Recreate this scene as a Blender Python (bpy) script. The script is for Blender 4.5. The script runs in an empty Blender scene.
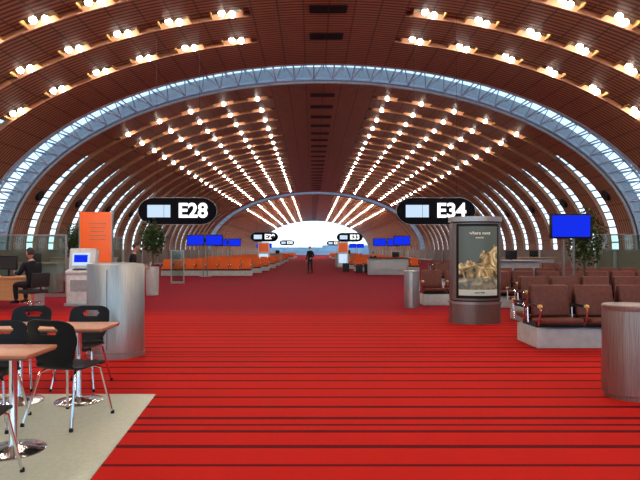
import bpy, bmesh, math, random
from mathutils import Vector, Matrix
random.seed(7)
scene=bpy.context.scene
COL=scene.collection
PI=math.pi
# ------------------------------------------------------------------ materials
def _new(name):
    m=bpy.data.materials.new(name); m.use_nodes=True
    nt=m.node_tree; nt.nodes.clear()
    out=nt.nodes.new('ShaderNodeOutputMaterial')
    return m,nt,out
def mat(name,col,rough=0.5,metal=0.0,emit=None,es=0.0,noise=0.12,nscale=8.0,bump=0.0,stretch=None,spec=0.5):
    m,nt,out=_new(name)
    b=nt.nodes.new('ShaderNodeBsdfPrincipled')
    b.inputs['Roughness'].default_value=rough; b.inputs['Metallic'].default_value=metal
    b.inputs['Specular IOR Level'].default_value=spec
    tc=nt.nodes.new('ShaderNodeTexCoord'); mp=nt.nodes.new('ShaderNodeMapping')
    if stretch: mp.inputs['Scale'].default_value=stretch
    nt.links.new(tc.outputs['Object'],mp.inputs['Vector'])
    n=nt.nodes.new('ShaderNodeTexNoise'); n.inputs['Scale'].default_value=nscale; n.inputs['Detail'].default_value=4
    nt.links.new(mp.outputs[0],n.inputs['Vector'])
    r=nt.nodes.new('ShaderNodeValToRGB')
    r.color_ramp.elements[0].position=0.3; r.color_ramp.elements[1].position=0.7
    r.color_ramp.elements[0].color=[c*(1-noise) for c in col[:3]]+[1]
    r.color_ramp.elements[1].color=[min(1,c*(1+noise)) for c in col[:3]]+[1]
    nt.links.new(n.outputs['Fac'],r.inputs[0]); nt.links.new(r.outputs[0],b.inputs['Base Color'])
    if emit: 
        b.inputs['Emission Color'].default_value=list(emit)+[1]; b.inputs['Emission Strength'].default_value=es
    if bump>0:
        bp=nt.nodes.new('ShaderNodeBump'); bp.inputs['Strength'].default_value=bump
        nt.links.new(n.outputs['Fac'],bp.inputs['Height']); nt.links.new(bp.outputs[0],b.inputs['Normal'])
    nt.links.new(b.outputs[0],out.inputs[0])
    return m
def M_(nt,op,a,b=None,c=None):
    n=nt.nodes.new('ShaderNodeMath'); n.operation=op
    for i,v in enumerate((a,b,c)):
        if v is None: continue
        if isinstance(v,(int,float)): n.inputs[i].default_value=v
        else: nt.links.new(v,n.inputs[i])
    return n.outputs[0]
def mixc(nt,f,a,b):
    n=nt.nodes.new('ShaderNodeMix'); n.data_type='RGBA'
    if isinstance(f,(int,float)): n.inputs[0].default_value=f
    else: nt.links.new(f,n.inputs[0])
    for s,v in ((n.inputs[6],a),(n.inputs[7],b)):
        if isinstance(v,(tuple,list)): s.default_value=list(v)[:3]+[1]
        else: nt.links.new(v,s)
    return n.outputs[2]

def carpet_mat():
    m,nt,out=_new('carpet_red_striped')
    b=nt.nodes.new('ShaderNodeBsdfPrincipled'); b.inputs['Roughness'].default_value=0.85
    b.inputs['Specular IOR Level'].default_value=0.08
    tc=nt.nodes.new('ShaderNodeTexCoord'); sp=nt.nodes.new('ShaderNodeSeparateXYZ')
    nt.links.new(tc.outputs['Object'],sp.inputs[0]); X,Y=sp.outputs[0],sp.outputs[1]
    n=nt.nodes.new('ShaderNodeTexNoise'); n.noise_dimensions='1D'; n.inputs['Scale'].default_value=.9
    nt.links.new(Y,n.inputs['W'])
    w=M_(nt,'MULTIPLY',n.outputs['Fac'],0.35)
    f1=M_(nt,'FRACT',M_(nt,'DIVIDE',M_(nt,'ADD',Y,.08),0.36))
    s1=M_(nt,'LESS_THAN',f1,w)
    f2=M_(nt,'FRACT',M_(nt,'DIVIDE',M_(nt,'ADD',Y,0.11),1.63))
    s2=M_(nt,'LESS_THAN',f2,0.03)
    s=M_(nt,'MAXIMUM',s1,s2)
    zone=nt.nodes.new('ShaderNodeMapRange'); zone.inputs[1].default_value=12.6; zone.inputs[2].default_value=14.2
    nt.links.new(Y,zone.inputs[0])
    n2=nt.nodes.new('ShaderNodeTexNoise'); n2.inputs['Scale'].default_value=90; nt.links.new(tc.outputs['Object'],n2.inputs['Vector'])
    n3=nt.nodes.new('ShaderNodeTexNoise'); n3.inputs['Scale'].default_value=.5; nt.links.new(tc.outputs['Object'],n3.inputs['Vector'])
    base=mixc(nt,n2.outputs['Fac'],(0.50,0.011,0.006),(0.68,0.018,0.010))
    base=mixc(nt,M_(nt,'MULTIPLY',n3.outputs['Fac'],.35),base,(0.42,0.007,0.007))
    near=mixc(nt,M_(nt,'MULTIPLY',s,.86),base,(0.050,0.003,0.009))
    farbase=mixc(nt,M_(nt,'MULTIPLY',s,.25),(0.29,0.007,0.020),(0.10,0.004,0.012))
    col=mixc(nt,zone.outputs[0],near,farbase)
    nt.links.new(col,b.inputs['Base Color'])
    bp=nt.nodes.new('ShaderNodeBump'); bp.inputs['Strength'].default_value=.15; nt.links.new(n2.outputs['Fac'],bp.inputs['Height'])
    nt.links.new(bp.outputs[0],b.inputs['Normal'])
    nt.links.new(b.outputs[0],out.inputs[0]); return m
def slat_mat():
    m,nt,out=_new('wood_slat_vault')
    b=nt.nodes.new('ShaderNodeBsdfPrincipled'); b.inputs['Roughness'].default_value=0.5
    b.inputs['Specular IOR Level'].default_value=0.3
    uv=nt.nodes.new('ShaderNodeUVMap'); sp=nt.nodes.new('ShaderNodeSeparateXYZ'); nt.links.new(uv.outputs[0],sp.inputs[0])
    U,V=sp.outputs[0],sp.outputs[1]
    fs=M_(nt,'FRACT',M_(nt,'DIVIDE',V,0.2208))
    slat=M_(nt,'LESS_THAN',fs,0.40)
    fj=M_(nt,'FRACT',M_(nt,'DIVIDE',U,0.95)); joint=M_(nt,'LESS_THAN',fj,0.07)
    n=nt.nodes.new('ShaderNodeTexNoise'); n.inputs['Scale'].default_value=1.0
    mp=nt.nodes.new('ShaderNodeMapping'); mp.inputs['Scale'].default_value=(1.6,9,1); nt.links.new(uv.outputs[0],mp.inputs[0]); nt.links.new(mp.outputs[0],n.inputs['Vector'])
    base=mixc(nt,n.outputs['Fac'],(0.23,0.100,0.056),(0.48,0.225,0.125))
    c=mixc(nt,M_(nt,'MULTIPLY',slat,.88),base,(0.035,0.014,0.011))
    c=mixc(nt,M_(nt,'MULTIPLY',joint,.6),c,(0.05,0.02,0.015))
    nt.links.new(c,b.inputs['Base Color']); nt.links.new(b.outputs[0],out.inputs[0]); return m
def glass_mat(name,tint=(0.93,0.98,1.0),gl=0.04):
    m,nt,out=_new(name)
    t=nt.nodes.new('ShaderNodeBsdfTransparent'); t.inputs[0].default_value=list(tint)+[1]
    g=nt.nodes.new('ShaderNodeBsdfGlossy'); g.inputs['Roughness'].default_value=.08
    mx=nt.nodes.new('ShaderNodeMixShader'); mx.inputs[0].default_value=gl
    nt.links.new(t.outputs[0],mx.inputs[1]); nt.links.new(g.outputs[0],mx.inputs[2]); nt.links.new(mx.outputs[0],out.inputs[0]); return m
def emis(name,col,s):
    m,nt,out=_new(name); e=nt.nodes.new('ShaderNodeEmission'); e.inputs[0].default_value=list(col)+[1]; e.inputs[1].default_value=s
    nt.links.new(e.outputs[0],out.inputs[0]); return m
def poster_mat():
    m,nt,out=_new('poster_print')
    b=nt.nodes.new('ShaderNodeBsdfPrincipled'); b.inputs['Roughness'].default_value=.25
    tc=nt.nodes.new('ShaderNodeTexCoord'); sp=nt.nodes.new('ShaderNodeSeparateXYZ'); nt.links.new(tc.outputs['Object'],sp.inputs[0])
    n=nt.nodes.new('ShaderNodeTexNoise'); n.inputs['Scale'].default_value=4.5; n.inputs['Detail'].default_value=6; n.inputs['Distortion'].default_value=1.4
    nt.links.new(tc.outputs['Object'],n.inputs['Vector'])
    r=nt.nodes.new('ShaderNodeValToRGB'); e=r.color_ramp.elements
    e[0].position=.38; e[0].color=(.02,.016,.012,1); e[1].position=.72; e[1].color=(.80,.68,.42,1)
    k=r.color_ramp.elements.new(.52); k.color=(.30,.20,.07,1)
    nt.links.new(n.outputs['Fac'],r.inputs[0])
    n1=nt.nodes.new('ShaderNodeTexNoise'); n1.noise_dimensions='1D'; n1.inputs['Scale'].default_value=5; nt.links.new(sp.outputs[0],n1.inputs['W'])
    sky=M_(nt,'ADD',M_(nt,'MULTIPLY',n1.outputs['Fac'],.55),M_(nt,'ADD',1.10,M_(nt,'MULTIPLY',sp.outputs[0],.45)))
    mk=M_(nt,'LESS_THAN',sp.outputs[2],sky)
    c=mixc(nt,mk,(.07,.085,.07),r.outputs[0])
    sea=M_(nt,'LESS_THAN',sp.outputs[2],.94); c=mixc(nt,M_(nt,'MULTIPLY',sea,.6),c,(.12,.14,.12))
    lo=M_(nt,'LESS_THAN',sp.outputs[2],.70)
    c=mixc(nt,lo,c,(.36,.38,.32))
    nt.links.new(c,b.inputs['Base Color']); nt.links.new(c,b.inputs['Emission Color']); b.inputs['Emission Strength'].default_value=.45
    nt.links.new(b.outputs[0],out.inputs[0]); return m

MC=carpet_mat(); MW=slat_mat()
MGL=glass_mat('glazing'); MGP=glass_mat('green_glass',(.72,.86,.80),.10)
M_gold=mat('recess_gold',(0.34,0.20,0.07),.5,noise=.15)
M_steelb=mat('painted_steel_bluegrey',(0.38,0.47,0.58),.45,.0)
M_steel=mat('brushed_steel',(0.42,0.41,0.39),.34,.9,stretch=(40,40,1.5),nscale=3,noise=.12)
M_steeld=mat('dark_anodised_frame',(0.22,0.20,0.18),.35,.8,stretch=(40,40,1.5),nscale=3,noise=.12)
M_steelr=mat('brushed_steel_bronze',(0.32,0.23,0.20),.36,.85,stretch=(45,45,1.2),nscale=3,noise=.25)
M_chrome=mat('chrome',(0.80,0.80,0.82),.12,1.0,noise=.03)
M_black=mat('black_plastic',(0.008,0.008,0.010),.4,spec=.2)
M_sign=mat('sign_black',(0.006,0.006,0.010),.7,spec=.05)
M_blackm=mat('black_matt',(0.015,0.015,0.017),.7)
M_table=mat('table_laminate',(0.56,0.22,0.11),.35,stretch=(1,8,1),nscale=4)
M_edge=mat('table_edge',(0.22,0.09,0.05),.4)
M_leather=mat('maroon_leather',(0.13,0.030,0.017),.48,nscale=20,noise=.2,bump=.05,spec=.35)
M_orange=mat('orange_fabric',(0.80,0.13,0.02),.6,nscale=20,spec=.2)
M_yellow=mat('yellow_wood_armrest',(0.85,0.56,0.14),.4)
M_plinth=mat('plinth_grey',(0.46,0.49,0.48),.5)
M_white=mat('white_enamel',(0.72,0.73,0.73),.35)
M_orpanel=mat('orange_panel',(0.85,0.12,0.015),.4,emit=(.9,.13,.015),es=.22,noise=.05)
M_wood=mat('desk_wood',(0.50,0.26,0.10),.4,stretch=(1,8,8),nscale=4)
M_wall=mat('wall_warm_grey',(0.20,0.15,0.12),.7)
M_stone=mat('cream_stone',(0.62,0.64,0.49),.35,nscale=30,noise=.08)
M_lamp=emis('lamp_glow',(1.0,0.93,0.80),56)
M_blue=emis('screen_blue',(0.008,0.03,0.85),1.0)
M_scrw=emis('screen_white',(0.62,0.80,1.0),1.0)
M_txt=emis('sign_letters',(1,1,1),1.6)
M_skin=mat('skin',(0.50,0.27,0.19),.5)
M_hair=mat('hair_dark',(0.02,0.014,0.01),.6)
M_suit=mat('dark_suit',(0.012,0.013,0.018),.8,spec=.2)
M_trous=mat('dark_trousers',(0.014,0.014,0.02),.8,spec=.2)
M_eye=mat('eye_white',(.8,.8,.8),.3); M_lip=mat('lips',(.35,.12,.1),.5)
M_paper=mat('newspaper',(0.62,0.62,0.60),.8,nscale=60,noise=.25)
M_leaf=mat('leaf_green',(0.035,0.085,0.02),.5,noise=.4)
M_trunk=mat('trunk_bark',(0.10,0.06,0.035),.8)
M_soil=mat('soil',(0.04,0.025,0.015),.9)
M_fascia=mat('fascia_grey',(0.36,0.37,0.39),.5)
M_ground=mat('apron_concrete',(0.42,0.45,0.47),.8,nscale=.02)
M_poster=poster_mat()
M_bldg=mat('far_building',(0.34,0.44,0.56),.8,nscale=.1)

# ------------------------------------------------------------------ mesh builder
class B:
    def __init__(s,name,mats):
        s.name=name; s.mats=mats; s.bm=bmesh.new()
    def mi(s,m):
        if m not in s.mats: s.mats.append(m)
        return s.mats.index(m)
    def merge(s,t,m,smooth,mx=None):
        i=s.mi(m)
        if mx is not None: bmesh.ops.transform(t,matrix=mx,verts=t.verts)
        for f in t.faces: f.material_index=i; f.smooth=smooth
        me=bpy.data.meshes.new('tmp'); t.to_mesh(me); t.free(); s.bm.from_mesh(me); bpy.data.meshes.remove(me)
    def box(s,c,size,m,rot=(0,0,0),bev=0.0,seg=2,smooth=False):
        t=bmesh.new(); bmesh.ops.create_cube(t,size=1)
        bmesh.ops.scale(t,vec=Vector(size),verts=t.verts)
        if bev>0: bmesh.ops.bevel(t,geom=t.edges[:],offset=min(bev,min(size)*.48),segments=seg,affect='EDGES',profile=.5)
        R=Matrix.Rotation(rot[2],4,'Z')@Matrix.Rotation(rot[1],4,'Y')@Matrix.Rotation(rot[0],4,'X')
        s.merge(t,m,smooth or bev>0.02,Matrix.Translation(c)@R)
    def tube(s,path,r,m,n=10,closed=False,caps=True,smooth=True):
        P=[Vector(p) for p in path]; K=len(P)
        R=r if isinstance(r,(list,tuple)) else [r]*K
        t=bmesh.new(); rings=[]; up=None
        for i,p in enumerate(P):
            a=P[i-1] if (i>0 or closed) else p; b=P[(i+1)%K] if (i<K-1 or closed) else p
            d=(b-a).normalized()
            if up is None:
                up=Vector((0,0,1)) if abs(d.z)<.9 else Vector((1,0,0))
            u=(up-d*up.dot(d)).normalized(); v=d.cross(u); up=u
            rings.append([t.verts.new(p+(u*math.cos(2*PI*k/n)+v*math.sin(2*PI*k/n))*R[i]) for k in range(n)])
        for i in range(K if closed else K-1):
            A=rings[i];C=rings[(i+1)%K]
            for k in range(n): t.faces.new((A[k],A[(k+1)%n],C[(k+1)%n],C[k]))
        if caps and not closed:
            t.faces.new(rings[0][::-1]); t.faces.new(rings[-1])
        s.merge(t,m,smooth)
    def lathe(s,prof,m,c=(0,0,0),n=32,sx=1,sy=1,smooth=True):
        t=bmesh.new(); rings=[]
        for (r,z) in prof:
            rings.append([t.verts.new((c[0]+sx*r*math.cos(2*PI*k/n),c[1]+sy*r*math.sin(2*PI*k/n),c[2]+z)) for k in range(n)])
        for i in range(len(prof)-1):
            for k in range(n): t.faces.new((rings[i][k],rings[i][(k+1)%n],rings[i+1][(k+1)%n],rings[i+1][k]))
        if prof[0][0]>1e-4: t.faces.new(rings[0][::-1])
        if prof[-1][0]>1e-4: t.faces.new(rings[-1])
        s.merge(t,m,smooth)
    def ball(s,c,r,m,u=12,v=8,rot=None):
        t=bmesh.new(); bmesh.ops.create_uvsphere(t,u_segments=u,v_segments=v,radius=1)
        if not isinstance(r,(tuple,list)): r=(r,r,r)
        bmesh.ops.scale(t,vec=Vector(r),verts=t.verts)
        s.merge(t,m,True,Matrix.Translation(c)@(rot if rot is not None else Matrix.Identity(4)))
    def quad(s,pts,m):
        t=bmesh.new(); t.faces.new([t.verts.new(p) for p in pts]); s.merge(t,m,False)
    def done(s,loc=(0,0,0),rz=0,parent=None):
        me=bpy.data.meshes.new(s.name); s.bm.to_mesh(me); s.bm.free()
        for m in s.mats: me.materials.append(m)
        o=bpy.data.objects.new(s.name,me); COL.objects.link(o); o.location=loc; o.rotation_euler=(0,0,rz)
        try: me.set_sharp_from_angle(angle=math.radians(40))
        except Exception: pass
        if parent: o.parent=parent
        return o
def empty(name,loc=(0,0,0),rz=0):
    o=bpy.data.objects.new(name,None); COL.objects.link(o); o.location=loc; o.rotation_euler=(0,0,rz); return o

# ------------------------------------------------------------------ hall geometry
XC=0.6; A=16.8; Bz=8.95; Z0=1.5
def vp(t,y,off=0.0):
    return Vector((XC+(A+off)*math.sin(t),y,Z0+(Bz+off)*math.cos(t)))
D=math.radians
PER=2.65
TL=[math.asin(x/A) for x in (3.75,5.7,7.6,9.4,11.2,12.9)]
TM=[0]+[(TL[i]+TL[i+1])/2 for i in range(5)]
t_open=math.asin(2.9/A); t_glass=D(54)
def gapw(t):
    a=abs(t)
    if a<t_open: return 0.0
    if a<t_glass: return 0.36
    return 0.36+0.20*min(1,(a-t_glass)/D(12))
brk=sorted(set([-D(90),-t_glass,-t_open,t_open,t_glass,D(90)]))
cols=[]
for a,b in zip(brk[:-1],brk[1:]):
    n=max(1,int(round((b-a)/D(3))))
    for i in range(n): cols.append((a+(b-a)*i/n,a+(b-a)*(i+1)/n))
def arclen(t):
    n=24; s=0
    for i in range(n):
        q=(i+.5)/n*t; s+=math.hypot(A*math.cos(q),Bz*math.sin(q))*abs(t)/n
    return s if t>=0 else -s
AL={}
for a,b in cols:
    for q in (a,b): AL[q]=arclen(q)
sections=[(-8.0,26.9,[26.9-3.5-PER*i for i in range(12)][::-1]),
          (30.1,86.0,[32.3+PER*i for i in range(20)]),
          (90.0,172.0,[92.4+PER*i for i in range(30)])]
TH=.22
def build_vault():
    me_b=bmesh.new(); uvl=me_b.loops.layers.uv.new('UVMap')
    def face(pts,uvs):
        vs=[me_b.verts.new(p) for p in pts]; f=me_b.faces.new(vs)
        for l,u in zip(f.loops,uvs): l[uvl].uv=u
        return f
    for (y0,y1,gs) in sections:
        ed=[y0]+gs+[y1]
        for i in range(len(ed)-1):
            prevg=None
            for (a,b) in cols:
                tm=(a+b)/2; g=gapw(tm)
                ya=ed[i]+(g if i>0 else 0); yb=ed[i+1]-(g if i<len(ed)-2 else 0)
                if yb-ya<.05: continue
                face([vp(a,ya),vp(b,ya),vp(b,yb),vp(a,yb)][::-1],[(AL[a],ya),(AL[b],ya),(AL[b],yb),(AL[a],yb)][::-1])
                if g>0 or i==0: face([vp(a,ya),vp(b,ya),vp(b,ya,TH),vp(a,ya,TH)],[(AL[a],.13)]*4)
                if g>0 or i==len(ed)-2: face([vp(a,yb),vp(b,yb),vp(b,yb,TH),vp(a,yb,TH)][::-1],[(AL[a],.13)]*4)
                if prevg is not None and abs(prevg-g)>.2:
                    for (p,q) in ((ya,ya-0.36),(yb+0.36,yb)):
                        face([vp(a,p),vp(a,q),vp(a,q,TH),vp(a,p,TH)],[(AL[a],0.09)]*4)
                prevg=g
    me=bpy.data.meshes.new('ceiling'); me_b.to_mesh(me); me_b.free(); me.materials.append(MW)
    o=bpy.data.objects.new('ceiling',me); COL.objects.link(o)
build_vault()
def shell(name,m,ts,ylist,off):
    b=B(name,[m]); bm=b.bm
    for (y0,y1) in ylist:
        for (a,c) in ts:
            bm.faces.new([bm.verts.new(p) for p in (vp(a,y0,off),vp(a,y1,off),vp(c,y1,off),vp(c,y0,off))])
    return b.done()
n=36
up=[(-t_glass+2*t_glass*i/n,-t_glass+2*t_glass*(i+1)/n) for i in range(n)]
sidesT=[(t_glass+(D(90)-t_glass)*i/12,t_glass+(D(90)-t_glass)*(i+1)/12) for i in range(12)]
sidesT=sidesT+[(-b,-a) for a,b in sidesT]
allY=[(s[0],s[1]) for s in sections]
shell('roof_outer',M_gold,up,allY,.75)
shell('window_vault_sides',MGL,sidesT,allY,.85)
full=[(-D(90)+D(180)*i/60,-D(90)+D(180)*(i+1)/60) for i in range(60)]
RINGS=[(26.9,30.1),(86.0,90.0)]
shell('window_vault_ring',MGL,full,RINGS,.85)
b=B('window_frame_sides',[M_steelb])
def arc(y,off,t0,t1,n=24): return [vp(t0+(t1-t0)*i/n,y,off) for i in range(n+1)]
for (y0,y1,gs) in sections:
    for sg in (-1,1):
        for g in gs:
            b.tube(arc(g,.78,sg*t_glass,sg*D(90),12),.04,M_steelb,n=5)
        for k in range(0,14):
            t=sg*(t_glass+D(1)+D(35)*k/13)
            b.tube([vp(t,y0+.1,.78),vp(t,y1-.1,.78)],.05,M_steelb,n=5)
b.done()
for (ra,rb) in RINGS:
    b=B('ceiling_ring_truss',[M_steelb]); mid=(ra+rb)/2
    for (y,off,r) in ((ra+.35,.12,.085),(rb-.35,.12,.085),(mid,.62,.07)):
        b.tube(arc(y,off,-D(90),D(90),72),r,M_steelb,n=6)
    N=52
    for i in range(N+1):
        t=-D(89)+D(178)*i/N
        b.tube([vp(t,ra,.78),vp(t,rb,.78)],.04,M_steelb,n=4)
        t2=-D(89)+D(178)*(i+.5)/N
        if i<N:
            for yy in (ra+.35,rb-.35):
                b.tube([vp(t,mid,.62),vp(t2,yy,.12)],.03,M_steelb,n=4)
                b.tube([vp(t2+D(178)/N*.5,mid,.62),vp(t2,yy,.12)],.03,M_steelb,n=4)
            b.tube([vp(t2,ra+.35,.12),vp(t2,rb-.35,.12)],.04,M_steelb,n=4)
    b.done()
    b=B('trim_ring_fascia',[M_fascia]); 
    for y in (ra,rb):
        for (a,c) in full:
            b.bm.faces.new([b.bm.verts.new(p) for p in (vp(a,y,.0),vp(c,y,.0),vp(c,y,.9),vp(a,y,.9))])
        s=1 if y==ra else -1
        b.tube(arc(y+s*.02,.05,-D(90),D(90),72),.07,M_fascia,n=6)
    b.done()
ribs=B('ceiling_gap_ribs',[M_gold]); lamps=B('ceiling_downlights',[M_lamp]); grl=B('ceiling_air_grilles',[M_black])
def lamp_ball(c,r,el):
    t=bmesh.new(); bmesh.ops.create_icosphere(t,subdivisions=1 if c[1]>45 else 2,radius=1)
    bmesh.ops.scale(t,vec=Vector((r,r*el,r)),verts=t.verts)
    lamps.merge(t,M_lamp,True,Matrix.Translation(c))
for si,(y0,y1,gs) in enumerate(sections):
    for g in gs:
        for sg in (-1,1):
            for k,t in enumerate(TL):
                if k==5 and si>0: continue
                tt=sg*t
                if si==0:
                    for dx in (-.011,.011):
                        lamp_ball(vp(tt+dx,g+(.10 if dx>0 else -.10),.03),.122,1)
                elif si==1:
                    lamp_ball(vp(tt,g,-.01),.118,1.0)
                else:
                    lamp_ball(vp(tt,g,.05),.10,6)
            cells=TM[1:]+[t_glass] if si==2 else [x for tl in TL[:5+(si==0)] for x in (tl-.036,tl+.036)]
            for t in cells:
                tt=sg*t; p=vp(tt,g,.36); nrm=(vp(tt,g,1)-vp(tt,g,0)); ang=math.atan2(nrm.x,nrm.z)
                ribs.box(p,(.05,.72,.62),M_gold,rot=(0,ang,0))
        p=vp(0,g,0)
        if si<2:
            for kk in range(6): grl.box((p.x,p.y-.28+.11*kk,p.z-.03),(1.35,.05,.05),M_black)
            for xx in (-.68,0,.68): grl.box((p.x+xx,p.y,p.z-.02),(.05,.60,.05),M_black)
        else: grl.box((p.x,p.y,p.z-.02),(1.2,.4,.04),M_black)
ribs.done(); lamps.done(); grl.done()
b=B('ceiling_infill_panels',[MW]); uvn=b.bm.loops.layers.uv.new('UVMap')
for si,(y0,y1,gs) in enumerate(sections[:2]):
    for g in gs:
        for sg in (-1,1):
            L=[t_open-.036]+TL[:5+(si==0)]
            for i in range(len(L)-1):
                t0=L[i]+.036; t1=L[i+1]-.036; m_=2
                for j in range(m_):
                    a=sg*(t0+(t1-t0)*j/m_); c=sg*(t0+(t1-t0)*(j+1)/m_)
                    pts=[vp(a,g-.36,.16),vp(c,g-.36,.16),vp(c,g+.36,.16),vp(a,g+.36,.16)]
                    f=b.bm.faces.new([b.bm.verts.new(p) for p in pts])
                    for l,u in zip(f.loops,((arclen(a),g-.36),(arclen(c),g-.36),(arclen(c),g+.36),(arclen(a),g+.36))): l[uvn].uv=u
b.done()
b=B('ceiling_loudspeakers',[M_black])
for y in (31.2,36.4,41.7,47.0,24.7,22.05):
    for sg in (-1,1):
        t=sg*D(70); p=vp(t,y,-.05); nr=(vp(t,y,0)-vp(t,y,1)).normalized()
        q=Vector((0,0,1)).rotation_difference(nr).to_matrix().to_4x4()
        tt=bmesh.new(); bmesh.ops.create_cone(tt,cap_ends=True,segments=20,radius1=.36,radius2=.28,depth=.14)
        b.merge(tt,M_black,False,Matrix.Translation(p)@q)
b.done()
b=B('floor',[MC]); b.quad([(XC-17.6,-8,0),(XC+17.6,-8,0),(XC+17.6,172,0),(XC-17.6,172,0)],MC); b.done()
b=B('floor_stone',[M_stone])
t=bmesh.new(); P=[(-9,-5),(-.75,-5),(-1.62,5.80),(-9,5.80)]
lo=[t.verts.new((x,y,0.001)) for x,y in P]; hi=[t.verts.new((x,y,.009)) for x,y in P]
t.faces.new(lo[::-1]); t.faces.new(hi)
for i in range(4): t.faces.new((lo[i],lo[(i+1)%4],hi[(i+1)%4],hi[i]))
b.merge(t,M_stone,False); b.done()
for nm,sg in (('left',-1),('right',1)):
    b=B('wall_'+nm,[M_wall]); b.box((XC+sg*(A+.55),82,.75),(1.0,180,1.5),M_wall)
    for k in range(34): b.box((XC+sg*(A-.03),-5+PER*2*k,.75),(.1,.18,1.5),M_fascia)
    b.done()
    b=B('baseboard_'+nm,[M_steel]); b.box((XC+sg*(A),82,.08),(.12,180,.16),M_steel); b.done()
def endwall(name,y):
    b=B(name,[MGL]); 
    for (a,c) in full:
        b.bm.faces.new([b.bm.verts.new(p) for p in (vp(a,y,.9),vp(c,y,.9),Vector((vp(c,y,.9).x,y,0)),Vector((vp(a,y,.9).x,y,0)))])
    k=-16
    while k<=16:
        z=Z0+Bz*math.sqrt(max(0,1-(k/(A+.5))**2))+.4
        b.box((XC+k,y,z/2),(.12,.2,z),M_steelb); k+=4
    for z in (1.1,3.2,5.6,8.0):
        hw=(A)*math.sqrt(max(0,1-((z-Z0)/(Bz+.6))**2)); b.box((XC,y,z),(2*hw,.15,.09),M_steelb)
    b.tube(arc(y,.45,-D(90),D(90),60),.45,M_fascia,n=6)
    b.done()
endwall('window_end',172.6); endwall('window_back',-8.6)
b=B('apron_ground',[M_ground]); b.quad([(-1500,-1500,-4),(1500,-1500,-4),(1500,1500,-4),(-1500,1500,-4)],M_ground); b.done()
b=B('distant_terminal_building',[M_bldg]); b.box((-30,520,0),(150,30,8),M_bldg); b.box((40,540,1),(60,30,10),M_bldg); 
for k in range(14): b.box((-100+k*10,504.5,1),(7,.5,2),M_steelb)
b.done()

# ------------------------------------------------------------------ furniture
def dining_chair(loc,rz,sc=1.05):
    root=empty('dining_chair',loc,rz); root.scale=(sc,sc,sc)
    NU,NV=24,44
    ctrl=[(.23,.425),(.20,.452),(.10,.455),(0,.448),(-.10,.445),(-.17,.46),(-.205,.52),(-.225,.60),(-.245,.70),(-.27,.80),(-.285,.86)]
    def samp(v):
        f=v*(len(ctrl)-1); i=min(int(f),len(ctrl)-2); u=f-i
        p0=ctrl[max(i-1,0)];p1=ctrl[i];p2=ctrl[i+1];p3=ctrl[min(i+2,len(ctrl)-1)]
        return [0.5*((2*p1[k])+(-p0[k]+p2[k])*u+(2*p0[k]-5*p1[k]+4*p2[k]-p3[k])*u*u+(-p0[k]+3*p1[k]-3*p2[k]+p3[k])*u**3) for k in (0,1)]
    wc=[(0,.13),(.06,.185),(.2,.215),(.4,.215),(.5,.175),(.58,.17),(.68,.20),(.8,.23),(.9,.225),(.96,.19),(1,.11)]
    def wid(v):
        for (a,x),(c,y) in zip(wc[:-1],wc[1:]):
            if v<=c: 
                q=(v-a)/(c-a); q=q*q*(3-2*q); return x+(y-x)*q
        return wc[-1][1]
    bm=bmesh.new(); g=[]
    for j in range(NV+1):
        v=j/NV; y,z=samp(v); w=wid(v); row=[]
        for i in range(NU+1):
            x=(i/NU*2-1)*w
            if v>.55: yy=y+ .9*x*x; zz=z
            else: yy=y; zz=z+.25*x*x*(1 if v>.08 else 0)
            row.append(bm.verts.new((x,yy,zz)))
        g.append(row)
    for j in range(NV):
        for i in range(NU):
            c=sum((g[a][bb].co for a in (j,j+1) for bb in (i,i+1)),Vector())/4
            if c.z>.55 and (c.x/.092)**2+((c.z-.775)/.040)**2<1: continue
            bm.faces.new((g[j][i],g[j][i+1],g[j+1][i+1],g[j+1][i]))
    for f in bm.faces: f.smooth=True
    me=bpy.data.meshes.new('shell'); bm.to_mesh(me); bm.free(); me.materials.append(M_black)
    o=bpy.data.objects.new('shell',me); COL.objects.link(o); o.parent=root
    md=o.modifiers.new('s','SOLIDIFY'); md.thickness=.016; md.offset=0
    md=o.modifiers.new('b','SUBSURF'); md.levels=1; md.render_levels=1
    b=B('legs',[M_chrome])
    for sx in (-1,1):
        b.tube([(sx*.23,.25,.0),(sx*.17,.17,.41),(sx*.14,.13,.432),(sx*.10,.02,.432),(sx*.14,-.11,.432),(sx*.17,-.15,.41),(sx*.23,-.27,.0)],.0115,M_chrome,n=8)
        for yy in (.25,-.27): b.lathe([(.016,0),(.016,.02),(.011,.03)],M_black,c=(sx*.23,yy,0),n=10)
    b.box((0,.02,.434),(.24,.10,.012),M_chrome)
    b.done(parent=root)
FZ=.009
def cafe_table(loc,xl,xr,peds,dep):
    root=empty('cafe_table',loc)
    b=B('table_top',[M_table]); b.box(((xl+xr)/2,0,.738),(xr-xl,dep,.026),M_table,bev=.008); b.box(((xl+xr)/2,0,.72),(xr-xl-.02,dep-.02,.012),M_edge); b.done(parent=root)
    for i,px in enumerate(peds):
        b=B('pedestal_%d'%(i+1),[M_chrome])
        b.lathe([(.225,0),(.228,.008),(.215,.016),(.12,.028),(.04,.045),(.028,.07),(.028,.69),(.06,.70),(.10,.714)],M_chrome,c=(px,0,0),n=36); b.done(parent=root)
cafe_table((0,5.52,FZ),-3.45,-1.98,(-2.30,-2.88),.52)
cafe_table((0,4.16,FZ),-3.4,-2.00,(-2.22,-2.98),.48)
dining_chair((-3.20,6.18,0),PI,1.0)
dining_chair((-2.54,6.18,0),PI,1.0)
dining_chair((-2.13,4.93,FZ),D(-16),1.06)
dining_chair((-2.74,4.76,FZ),PI+D(8),1.0)
dining_chair((-2.16,3.50,FZ),D(4),1.0)

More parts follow.
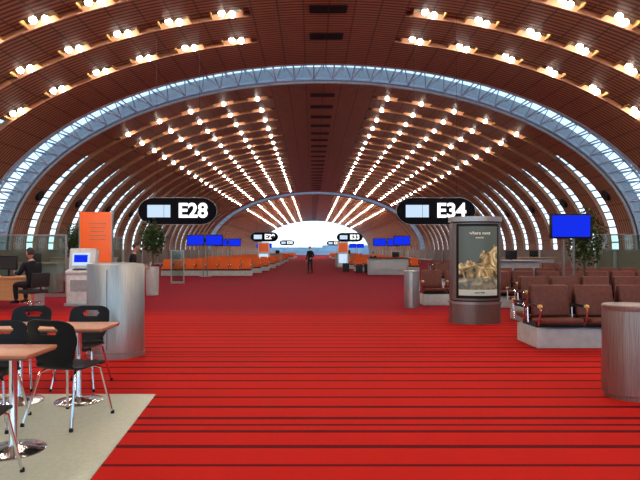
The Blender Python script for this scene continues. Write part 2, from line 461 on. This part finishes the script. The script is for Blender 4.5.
b=B('steel_service_column',[M_steel])
b.lathe([(.40,0),(.40,.06),(.385,.07),(.395,.08),(.395,1.29),(.385,1.305),(.36,1.31)],M_steel,n=56,sy=.9)
b.box((0,-.352,.68),(.006,.02,1.1),M_blackm)
b.lathe([(.30,1.31),(.30,1.316)],M_fascia,n=40,sy=.9)
b.done((-2.80,8.0,0))

def litter_bin(loc,r,h,m,slope=0):
    b=B('litter_bin',[m])
    b.lathe([(r*.93,0),(r*.93,.04),(r,.05),(r,h-.04),(r*.97,h),(r*.60,h+.005),(r*.58,h-.06),(0.0,h-.06)],m,n=48)
    b.lathe([(r*1.006,h-.05),(r*1.012,h-.04),(r*1.012,h-.01),(r*.97,h+.002)],m,n=48)
    b.lathe([(r*.57,h-.05),(.001,h-.05)],M_blackm,n=32)
    b.box((0,-r*1.0,h*.5),(.006,.012,h*.75),M_blackm)
    return b.done(loc)
litter_bin((3.27,5.75,0),.265,.94,M_steelr)
litter_bin((2.60,14.6,0),.20,.97,M_steel)

root=empty('advertising_column',(3.37,11.60,0))
b=B('housing',[M_steeld])
BOW=.20; HD=.14
def stad(hw,hd,z0,z1,m,bb,n=16):
    pts=[]
    for i in range(n+1):
        x=-hw+2*hw*i/n; pts.append((x,-hd-BOW*(1-(x/hw)**2)))
    for i in range(n+1):
        x=hw-2*hw*i/n; pts.append((x,hd+BOW*(1-(x/hw)**2)))
    t=bmesh.new(); lo=[t.verts.new((x,y,z0)) for x,y in pts]; hi=[t.verts.new((x,y,z1)) for x,y in pts]
    k=len(pts)
    for i in range(k): t.faces.new((lo[i],lo[(i+1)%k],hi[(i+1)%k],hi[i]))
    t.faces.new(lo[::-1]); t.faces.new(hi); bb.merge(t,m,True)
stad(.49,HD,0,.44,M_steeld,b); stad(.475,HD-.01,.44,.48,M_blackm,b); stad(.49,HD,.48,2.05,M_steeld,b); stad(.475,HD-.01,2.05,2.08,M_blackm,b); stad(.51,HD+.02,2.08,2.18,M_steel,b); stad(.505,HD+.015,.40,.45,M_steel,b)
b.done(parent=root)
b=B('poster_frame',[M_black])
def curvequad(z0,z1,hw,off,m,bb,n=16):
    t=bmesh.new(); a=[];c=[]
    for i in range(n+1):
        x=-hw+2*hw*i/n; y=-HD-BOW*(1-(x/.49)**2)-off
        a.append(t.verts.new((x,y,z0))); c.append(t.verts.new((x,y,z1)))
    for i in range(n): t.faces.new((a[i],a[i+1],c[i+1],c[i]))
    bb.merge(t,m,True)
curvequad(.52,2.03,.43,.004,M_black,b); b.done(parent=root)
b=B('poster',[M_poster]); curvequad(.58,1.98,.39,.010,M_poster,b); b.done(parent=root)
def text(s,size,m,loc,parent,name='lettering',bold=0.0,rz=0,ext=.004):
    c=bpy.data.curves.new(name,'FONT'); c.body=s; c.size=size; c.align_x='CENTER'; c.align_y='CENTER'; c.offset=bold; c.extrude=ext
    c.materials.append(m); o=bpy.data.objects.new(name,c); COL.objects.link(o); o.location=loc; o.rotation_euler=(PI/2,0,rz); o.parent=parent; return o
M_cream=mat('print_cream',(.8,.75,.6),.5,emit=(.8,.75,.6),es=.3)
yy=-HD-BOW-.015
text('where next',.09,M_cream,(0,yy,1.84),root); text('travel far',.045,M_cream,(0,yy,1.75),root); text('open daily',.05,M_blackm,(0,yy,.645),root)

def seat_unit(b,x,w,m,face):
    s=face
    b.box((x,s*.26,.415),(w*.86,.50,.09),m,rot=(-s*D(-4),0,0),bev=.035,seg=3)
    b.box((x,-s*.02,.70),(w*.86,.075,.50),m,rot=(s*D(12),0,0),bev=.035,seg=3)
    b.box((x,-s*.045,.70),(w*.80,.03,.46),M_blackm,rot=(s*D(12),0,0))
def arm(b,x,face):
    s=face
    b.tube([(x,-s*.0,.36),(x,-s*.02,.60),(x,s*.03,.635),(x,s*.44,.635),(x,s*.49,.60),(x,s*.47,.50),(x,s*.40,.36)],.014,M_chrome,n=8)
    b.box((x,s*.26,.655),(.055,.40,.028),M_blackm,bev=.01)
    b.ball((x,s*.455,.652),(.036,.06,.03),M_yellow,u=10,v=6)
def seat_row(loc,n,w=.66,double=True,m=None,rz=0,face=-1,plinth=True,name='airport_seat_row'):
    m=m or M_leather
    b=B(name,[m])
    faces=(face,-face) if double else (face,)
    for f in faces:
        oy=0 if not double else f*.09
        sub=B('x',b.mats)
        for i in range(n): seat_unit(sub,w*(i+.5),w,m,f)
        for i in range(n+1): arm(sub,w*i,f)
        bmesh.ops.translate(sub.bm,vec=(0,oy,0),verts=sub.bm.verts)
        me=bpy.data.meshes.new('t'); sub.bm.to_mesh(me); sub.bm.free(); b.bm.from_mesh(me); bpy.data.meshes.remove(me)
    dy=.62 if double else .36
    cy=0 if double else face*.22
    if plinth:
        b.box((w*n/2,cy,.15),(w*n-.02,dy*1.35,.30),M_plinth,bev=.015)
        b.box((w*n/2,cy,.335),(w*n-.1,dy*.9,.08),M_blackm)
    return b.done(loc,rz)
seat_row((3.42,8.95,0),7,w=.70)
seat_row((4.35,11.9,0),8)
seat_row((4.6,14.9,0),8)
seat_row((3.0,15.6,0),2,double=False)
seat_row((5.0,17.6,0),8)
seat_row((5.2,24,0),9)
for (x,y,nn) in ((-8.8,33,8),(-8.6,37,8),(-8.4,41,8),(-9,47,9),(-9,54,9),(-9,62,9),(-9,72,9),(-9,96,9),(-9,110,9)):
    seat_row((x,y,0),nn,m=M_orange,plinth=True)
for (x,y,nn) in ((3.0,40,7),(3.0,45,7),(3.2,52,8),(3.2,60,8),(3.2,70,8),(3.4,96,8),(3.4,110,8)):
    seat_row((x,y,0),nn,m=M_orange,plinth=True)
for (x,y,nn) in ((6.8,29,6),(7.0,33,6)):
    seat_row((x,y,0),nn,m=M_leather)

def gate_sign(txt,loc,w=2.95,h=1.0):
    root=empty('gate_sign',loc)
    b=B('sign_body',[M_sign]); t=bmesh.new()
    N=20; pts=[]; r=h/2
    for i in range(N+1):
        a=-PI/2+PI*i/N; pts.append((w/2-r*1.25+r*1.25*math.cos(a),r*math.sin(a)))
    for i in range(N+1):
        a=PI/2+PI*i/N; pts.append((-(w/2-r*1.25)+r*1.25*math.cos(a),r*math.sin(a)))
    f=[t.verts.new((x,-.11,z)) for x,z in pts]; k=[t.verts.new((x,.11,z)) for x,z in pts]; n=len(pts)
    t.faces.new(f); t.faces.new(k[::-1])
    for i in range(n): t.faces.new((f[(i+1)%n],f[i],k[i],k[(i+1)%n]))
    b.merge(t,M_sign,False)
    b.tube([(x,-.10,z) for x,z in pts],.012,M_fascia,n=6,closed=True)
    zt=vp(math.asin((loc[0]-XC)/A),loc[1]).z-loc[2]
    for sx in (-.8,.8): b.tube([(sx,0,r*.95),(sx,0,zt+.15)],.006,M_blackm,n=6)
    b.done(parent=root)
    b=B('display',[M_scrw])
    b.box((-w*.235,-.118,.0),(w*.29,.012,h*.46),M_scrw)
    b.box((-w*.17,-.127,.0),(w*.004,.006,h*.46),M_sign)
    b.done(parent=root)
    text(txt,h*.74,M_txt,(w*.195,-.125,.0),root,bold=.022)
gate_sign('E28',(-5.02,21,2.95)); gate_sign('E34',(4.62,21,2.95))
gate_sign('E29',(-5.1,60,2.9)); gate_sign('E33',(4.3,64,2.95))
gate_sign('E30',(-5.0,112,2.95)); gate_sign('E32',(4.6,118,2.95))

def info_monitor(loc,w=1.0,h=.58,zc=2.1,n=1,rz=0):
    root=empty('information_monitor',loc,rz)
    b=B('stand',[M_blackm])
    for i in range(n):
        ox=(i-(n-1)/2)*(w+.06)
        b.box((ox,0,zc),(w,.10,h),M_black,bev=.012)
    if n>1: b.box((0,.08,zc),(n*w*.8,.05,.08),M_blackm)
    for sx in (-.12,.12): b.tube([(sx,.09,0.02),(sx,.09,zc+h*.3)],.03,M_steeld,n=10)
    b.box((0,.07,.015),(.6,.5,.03),M_steel,bev=.008); b.box((0,.07,zc),(.36,.05,.2),M_blackm)
    b.done(parent=root)
    b=B('screen',[M_blue])
    for i in range(n):
        ox=(i-(n-1)/2)*(w+.06); b.box((ox,-.053,zc),(w-.08,.006,h-.09),M_blue)
    b.done(parent=root)
info_monitor((6.18,13.4,0),w=.98,h=.60,zc=2.07)
info_monitor((-6.0,31.4,0),w=1.0,h=.62,zc=2.05,n=2,rz=D(-4))
info_monitor((-6.6,44,0),w=1.0,h=.6,zc=2.1,n=2)
info_monitor((5.8,36.2,0),w=1.1,h=.62,zc=2.1,n=1)
info_monitor((5.7,42.8,0),w=1.0,h=.6,zc=2.1,n=2)
info_monitor((-6.4,75,0),w=1.0,h=.6,zc=2.1,n=2)
info_monitor((6.2,78,0),w=1.0,h=.6,zc=2.1,n=2)

root=empty('check_in_kiosk',(-6.2,15.2,0))
b=B('cabinet',[M_white])
b.box((0,0,.04),(.80,.62,.08),M_fascia,bev=.01); b.box((0,0,.48),(.74,.5,.84),M_white,bev=.03)
b.box((0,.04,1.2),(.70,.30,.66),M_white,rot=(D(-8),0,0),bev=.03); b.box((0,-.16,.93),(.74,.30,.08),M_white,rot=(D(14),0,0),bev=.02)
b.box((0,-.262,.55),(.5,.01,.3),M_fascia); b.box((0,-.19,.985),(.4,.14,.012),M_blackm,rot=(D(14),0,0)); b.done(parent=root)
b=B('screen',[M_blue]); b.box((-.02,-.125,1.25),(.46,.01,.34),M_scrw,rot=(D(-8),0,0)); b.box((-.02,-.133,1.27),(.36,.01,.20),M_blue,rot=(D(-8),0,0)); b.done(parent=root)
b=B('orange_display_panel',[M_orpanel]); b.box((0,0,1.4),(.95,.10,2.5),M_orpanel,bev=.01)
b.box((0,0,.06),(1.1,.5,.12),M_steel,bev=.01); b.box((-.49,0,1.38),(.03,.12,2.6),M_steel); b.box((.49,0,1.38),(.03,.12,2.6),M_steel)
for k in range(5): b.box((.05,-.055,2.3-.12*k),(.55-.06*(k%3),.006,.03),M_table)
b.done((-6.55,17.0,0))

root=empty('service_desk',(-8.15,14.5,0))
b=B('worktop',[M_wood]); b.box((0,0,.80),(2.2,.8,.05),M_wood,bev=.01); b.box((0,-.34,.5),(2.1,.03,.55),M_wood); b.done(parent=root)
b=B('frame',[M_blackm])
for sx in (-1.03,1.03):
    b.box((sx,0,.40),(.05,.7,.76),M_fascia); b.box((sx,0,.02),(.08,.78,.04),M_blackm)
b.done(parent=root)
b=B('monitors',[M_black])
for mx in (-.45,.25):
    b.box((mx,.05,1.17),(.5,.05,.36),M_black,bev=.01); b.tube([(mx,.09,.83),(mx,.09,1.1)],.025,M_black); b.box((mx,.08,.835),(.26,.2,.02),M_black); b.box((mx,.022,1.17),(.45,.008,.30),M_blackm)
b.done(parent=root)
def gate_counter(loc,w=2.4,h=1.1,m=None,rz=0):
    b=B('gate_counter',[M_plinth]); b.box((0,0,h/2),(w,.6,h),M_fascia,bev=.02); b.box((0,-.05,h+.02),(w+.1,.8,.04),m or M_wood,bev=.01)
    b.box((0,-.305,h*.55),(w*.9,.01,h*.5),M_steel); b.box((w*.2,.05,h+.22),(.42,.05,.32),M_black,bev=.01); b.box((w*.2,.05,h+.06),(.06,.06,.1),M_black)
    return b.done(loc,rz)
gate_counter((6.6,20.2,0),3.0,1.1,M_fascia); gate_counter((10.5,28,0),3.0); gate_counter((-11,27,0),3.0); gate_counter((-10.5,20,0),3.0,1.0)
gate_counter((4.6,34,0),2.4,1.0,M_blackm); gate_counter((2.9,50,0),1.6,1.1)
gate_counter((-3.9,58,0),1.6,1.1,M_orange)

def glass_screen(loc,w,h,rz=0):
    root=empty('glass_partition',loc,rz)
    b=B('frame',[M_steel]); 
    for sx in (-w/2,w/2): b.box((sx,0,h/2),(.05,.05,h),M_steel)
    b.box((0,0,h-.02),(w,.04,.04),M_steel); b.box((0,0,.05),(w,.06,.1),M_steel); b.done(parent=root)
    b=B('pane',[MGP]); b.box((0,0,h/2+.02),(w-.05,.012,h-.1),MGP); b.done(parent=root)
glass_screen((-9.0,18.0,0),2.2,2.0); glass_screen((-12.0,18.2,0),2.4,2.0)
glass_screen((-6.0,25.0,0),.55,1.5); glass_screen((12.4,17.5,0),2.2,2.0); glass_screen((-12,31,0),3.0,2.2); glass_screen((13.5,24.5,0),2.2,2.2)

def totem(loc,h=2.2,w=.9):
    b=B('information_totem',[M_white]); b.box((0,0,h/2),(w,.3,h),M_white,bev=.04); b.box((0,-.155,h*.78),(w*.85,.01,h*.34),M_orpanel); b.box((0,-.155,h*.35),(w*.8,.01,h*.35),M_scrw); b.box((0,0,.05),(w*1.1,.4,.1),M_fascia)
    b.done(loc)
totem((2.65,48,0)); totem((-4.3,50,0),2.2,1.0)

def potted_tree(loc,h,pot_h,pot_r,crown,seed):
    rnd=random.Random(seed); root=empty('potted_tree',loc)
    b=B('planter',[M_plinth]); b.lathe([(pot_r*.86,0),(pot_r*.9,.03),(pot_r,pot_h-.04),(pot_r,pot_h),(pot_r*.88,pot_h),(pot_r*.88,pot_h-.07)],M_plinth,n=32); b.lathe([(pot_r*.88,pot_h-.07),(.001,pot_h-.06)],M_soil,n=24); b.done(parent=root)
    b=B('trunk',[M_trunk]); zc=h-crown[1]
    b.tube([(0,0,pot_h-.08),(.02,.01,pot_h+.2),(-.02,0,zc-.2),(.01,0,zc+.25)],[.04,.032,.026,.012],M_trunk,n=8)
    for k in range(9):
        a=rnd.random()*2*PI; z=zc-.35+.07*k; L=crown[0]*.7
        b.tube([(0,0,z),(L*.5*math.cos(a),L*.5*math.sin(a),z+.16),(L*math.cos(a),L*math.sin(a),z+.28)],[.014,.010,.005],M_trunk,n=5)
    b.done(parent=root)
    b=B('foliage',[M_leaf]); bm=b.bm
    for k in range(1500):
        a=rnd.random()*2*PI; u=rnd.uniform(-1,1); q=rnd.random()**.45
        lump=1+.25*math.sin(3*a+seed)*math.cos(4*u+seed)
        c=Vector((crown[0]*lump*q*math.sqrt(1-u*u)*math.cos(a),crown[0]*lump*q*math.sqrt(1-u*u)*math.sin(a),zc+crown[1]*q*u*lump))
        d=Vector((rnd.uniform(-1,1),rnd.uniform(-1,1),rnd.uniform(-1,.3))).normalized(); sd=d.cross(Vector((rnd.random(),rnd.random(),1))).normalized()
        L=rnd.uniform(.08,.13); W=L*.32
        bm.faces.new([bm.verts.new(p) for p in (c,c+d*L*.45+sd*W,c+d*L,c+d*L*.45-sd*W)])
    b.done(parent=root)
potted_tree((-5.3,18.6,0),2.45,.95,.22,(.42,.55),3)
potted_tree((7.95,16.35,0),2.70,.55,.3,(.55,.85),5)
potted_tree((13.6,21.5,0),2.4,.55,.3,(.45,.6),9)
potted_tree((-10.2,24.0,0),2.6,.55,.3,(.5,.7),11)

# ------------------------------------------------------------------ people
def person(name,loc,rz,J,scale=1.0,suit=None,trous=None,hair=None,look=(0,0)):
    suit=suit or M_suit; trous=trous or M_trous; hair=hair or M_hair
    root=empty(name,loc,rz); root.scale=(scale,)*3
    bm=bmesh.new(); sk=bm.verts.layers.skin.verify(); V={}
    R={'pel':(.150,.115),'spi':(.140,.105),'che':(.165,.115),'nb':(.075,.07),'nt':(.055,.055)}
    def add(k,p,r):
        v=bm.verts.new(p); v[sk].radius=r if isinstance(r,tuple) else (r,r); V[k]=v
    for k in ('pel','spi','che','nb','nt'): add(k,J[k],R[k])
    V['pel'][sk].use_root=True
    for s_ in 'LR':
        add('sh'+s_,J['sh'+s_],.072); add('el'+s_,J['el'+s_],.05); add('wr'+s_,J['wr'+s_],.034)
        add('hi'+s_,J['hi'+s_],.095); add('kn'+s_,J['kn'+s_],.066); add('an'+s_,J['an'+s_],.046)
    E=[('pel','spi'),('spi','che'),('che','nb'),('nb','nt')]
    for s_ in 'LR': E+=[('che','sh'+s_),('sh'+s_,'el'+s_),('el'+s_,'wr'+s_),('pel','hi'+s_),('hi'+s_,'kn'+s_),('kn'+s_,'an'+s_)]
    for a,c in E: bm.edges.new((V[a],V[c]))
    me=bpy.data.meshes.new('body'); bm.to_mesh(me); bm.free()
    o=bpy.data.objects.new('body',me); COL.objects.link(o)
    m1=o.modifiers.new('k','SKIN'); m1.use_smooth_shade=True; m2=o.modifiers.new('s','SUBSURF'); m2.levels=2; m2.render_levels=2
    bpy.context.view_layer.update(); dg=bpy.context.evaluated_depsgraph_get()
    nm=bpy.data.meshes.new_from_object(o.evaluated_get(dg)); o.modifiers.clear(); o.data=nm
    nm.materials.clear()
    for m in (suit,trous,M_skin): nm.materials.append(m)
    segs=[(J[a],J[c],a,c) for a,c in E]
    for p in nm.polygons:
        p.use_smooth=True; best=9;bi=0
        c=p.center
        for (a,d,ka,kc) in segs:
            a=Vector(a);d=Vector(d); ab=d-a; t=max(0,min(1,(c-a).dot(ab)/max(ab.dot(ab),1e-6))); dd=(c-(a+ab*t)).length
            if dd<best: best=dd; bi=(ka,kc,t)
        p.material_index=0
        if bi[0][:2] in('hi','kn') : p.material_index=1
        if bi[1]=='nt': p.material_index=2
    o.parent=root
    nt=Vector(J['nt']); hc=nt+Vector((0,.025,.125))
    h=B('head',[M_skin]); t=bmesh.new(); bmesh.ops.create_uvsphere(t,u_segments=24,v_segments=18,radius=1)
    for v in t.verts:
        x,y,z=v.co; w=1-.28*max(0,-z)**1.3; v.co=Vector((x*.075*w,y*.095*(1-.12*max(0,-z))+(.012*max(0,-z) if y>0 else 0),z*.118))
    h.merge(t,M_skin,True)
    h.tube([(0,.088,.02),(0,.104,-.012),(0,.112,-.030),(0,.09,-.040)],[.008,.011,.015,.008],M_skin,n=8)
    for sx in (-1,1):
        h.ball((sx*.078,-.005,-.008),(.010,.020,.032),M_skin,8,6)
        h.ball((sx*.030,.083,.008),(.013,.010,.009),M_eye,8,6); h.ball((sx*.030,.0915,.008),(.005,.003,.006),M_hair,6,5)
        h.tube([(sx*.048,.076,.030),(sx*.030,.088,.034),(sx*.014,.090,.030)],.004,M_hair,n=5)
    h.ball((0,.087,-.062),(.024,.009,.007),M_lip,8,6)
    t=bmesh.new(); bmesh.ops.create_uvsphere(t,u_segments=24,v_segments=18,radius=1)
    bmesh.ops.delete(t,geom=[v for v in t.verts if (v.co.y>.25 and v.co.z<.50) or v.co.z<-.45],context='VERTS')
    for v in t.verts: v.co=Vector((v.co.x*.083,v.co.y*.103-.004,v.co.z*.125+.004))
    h.merge(t,hair,True)
    ho=h.done(hc,look[0],parent=root); ho.rotation_euler=(look[1],0,look[0])
    for s_,sg in (('L',-1),('R',1)):
        wr=Vector(J['wr'+s_]); el=Vector(J['el'+s_]); d=(wr-el).normalized()
        side=d.cross(Vector((sg,0,0))); 
        side=side.normalized() if side.length>.1 else Vector((0,1,0))
        nrm=d.cross(side).normalized()
        hb=B('hand_'+('left' if s_=='L' else 'right'),[M_skin])
        hb.tube([wr-d*.02,wr+d*.02,wr+d*.06,wr+d*.095],[.026,.030,.036,.030],M_skin,n=10)
        for i,(of,L) in enumerate(((-.028,.062),(-.009,.075),(.010,.070),(.028,.055))):
            p=wr+d*.085+side*of; curl=nrm*(-sg)
            hb.tube([p,p+d*L*.45,p+d*L*.8+curl*L*.25,p+d*L*.95+curl*L*.55],[.0095,.009,.008,.006],M_skin,n=6)
        p=wr+d*.035-side*.028; hb.tube([p,p-side*.025+d*.025,p-side*.03+d*.058],[.012,.0105,.008],M_skin,n=6)
        hb.done(parent=root)
        an=Vector(J['an'+s_]); dd=Vector((0,1,0))
        sb=B('shoe_'+('left' if s_=='L' else 'right'),[M_black])
        sb.tube([an-dd*.05+Vector((0,0,-.035)),an+dd*.02+Vector((0,0,-.03)),an+dd*.10+Vector((0,0,-.045)),an+dd*.18+Vector((0,0,-.055)),an+dd*.215+Vector((0,0,-.06))],[.040,.046,.040,.032,.018],M_black,n=10)
        sb.done(parent=root)
    return root
def V3(*a): return Vector(a)
stand=dict(pel=V3(0,0,.97),spi=V3(0,0,1.13),che=V3(0,-.01,1.33),nb=V3(0,-.01,1.47),nt=V3(0,.01,1.54),
 shL=V3(-.18,0,1.41),shR=V3(.18,0,1.41),elL=V3(-.25,-.03,1.13),elR=V3(.25,-.03,1.13),wrL=V3(-.25,.08,.90),wrR=V3(.25,.08,.90),
 hiL=V3(-.09,0,.90),hiR=V3(.09,0,.90),knL=V3(-.12,.02,.50),knR=V3(.11,.04,.50),anL=V3(-.15,-.02,.09),anR=V3(.12,.03,.09))
st1=dict(stand); st1.update(elL=V3(-.27,-.02,1.15),wrL=V3(-.20,.18,1.02),wrR=V3(.27,.04,.88))
person('standing_man',(-.12,36.0,0),D(150),st1,.98)
read=dict(stand); read.update(elL=V3(-.24,.06,1.15),elR=V3(.24,.06,1.15),wrL=V3(-.19,.30,1.10),wrR=V3(.19,.30,1.10),che=V3(0,.02,1.32),nb=V3(0,.04,1.45),nt=V3(0,.07,1.52))
pr=person('reading_man',(-4.68,14.6,0),D(-70),read,.96,look=(0,D(-18)))
b=B('newspaper',[M_paper])
for sg in (-1,1):
    b.quad([(0,.40,.90),(sg*.29,.42,.92),(sg*.29,.48,1.24),(0,.46,1.22)],M_paper)
b.done(parent=pr)
sit=dict(pel=V3(0,0,.68),spi=V3(0,.0,.86),che=V3(0,.03,1.05),nb=V3(0,.05,1.18),nt=V3(0,.08,1.25),
 shL=V3(-.18,.04,1.12),shR=V3(.18,.04,1.12),elL=V3(-.25,.12,.90),elR=V3(.25,.12,.90),wrL=V3(-.18,.36,.93),wrR=V3(.18,.36,.93),
 hiL=V3(-.09,.04,.66),hiR=V3(.09,.04,.66),knL=V3(-.12,.46,.66),knR=V3(.12,.46,.66),anL=V3(-.12,.42,.30),anR=V3(.12,.42,.30))
person('seated_clerk',(-6.55,13.15,0),D(62),sit,1.04)
b=B('office_chair',[M_blackm])
b.box((0,0,.53),(.50,.48,.09),M_blackm,bev=.03); b.box((0,-.27,.80),(.46,.06,.34),M_blackm,rot=(D(8),0,0),bev=.03)
b.tube([(0,-.2,.52),(0,-.28,.58),(0,-.28,.75)],.02,M_blackm); b.tube([(0,0,.08),(0,0,.50)],.03,M_chrome)
for k in range(5):
    a=2*PI*k/5; b.tube([(0,0,.10),(.28*math.cos(a),.28*math.sin(a),.06)],[.028,.018],M_blackm,n=8); b.ball((.28*math.cos(a),.28*math.sin(a),.03),.03,M_black,8,6)
b.tube([(.12*math.cos(q/20*2*PI)*1.6,.12*math.sin(q/20*2*PI)*1.6+.0,.27) for q in range(20)],.012,M_chrome,closed=True)
b.done((-6.55,13.15,0),D(62))
sit2=dict(sit)
for k in list(sit2):
    sit2[k]=sit2[k]-V3(0,0,.13) if not k.startswith('an') else V3(sit2[k].x,.50,.09)
person('seated_passenger',(4.3,39.66,0),PI,sit2,1.0)
person('seated_passenger',(4.9,44.66,0),PI,sit2,1.0)
def suitcase(loc,rz=0):
    b=B('suitcase',[M_blackm]); b.box((0,0,.33),(.42,.26,.55),M_blackm,bev=.04); b.tube([(-.1,.1,.6),(-.1,.1,.85),(.1,.1,.85),(.1,.1,.6)],.01,M_chrome)
    for sx in (-.15,.15):
        for sy in (-.08,.08): b.ball((sx,sy,.03),.03,M_black,8,6)
    b.done(loc,rz)
suitcase((2.3,38,0),.3); suitcase((3.0,35.5,0),-.2); suitcase((3.6,36.2,0),.5)

# ------------------------------------------------------------------ world, camera
w=bpy.data.worlds.new('World'); scene.world=w; w.use_nodes=True; nt=w.node_tree; nt.nodes.clear()
out=nt.nodes.new('ShaderNodeOutputWorld'); bg=nt.nodes.new('ShaderNodeBackground'); tc=nt.nodes.new('ShaderNodeTexCoord'); sp=nt.nodes.new('ShaderNodeSeparateXYZ')
nt.links.new(tc.outputs['Generated'],sp.inputs[0]); r=nt.nodes.new('ShaderNodeValToRGB')
r.color_ramp.elements[0].position=0.0; r.color_ramp.elements[0].color=(.80,.92,1,1); r.color_ramp.elements[1].position=.6; r.color_ramp.elements[1].color=(.26,.44,.62,1)
k=r.color_ramp.elements.new(.16); k.color=(.44,.62,.78,1)
nt.links.new(sp.outputs[2],r.inputs[0]); nt.links.new(r.outputs[0],bg.inputs[0]); bg.inputs[1].default_value=2.2; nt.links.new(bg.outputs[0],out.inputs[0])
cam=bpy.data.cameras.new('Camera'); co=bpy.data.objects.new('Camera',cam); COL.objects.link(co)
cam.sensor_width=36; cam.lens=31.5; cam.shift_x=8/640; cam.shift_y=10/640; cam.clip_end=3000
co.location=(0,0,1.5); co.rotation_euler=(PI/2,0,0); scene.camera=co
scene.view_settings.view_transform='Standard'
scene.view_settings.look='None'
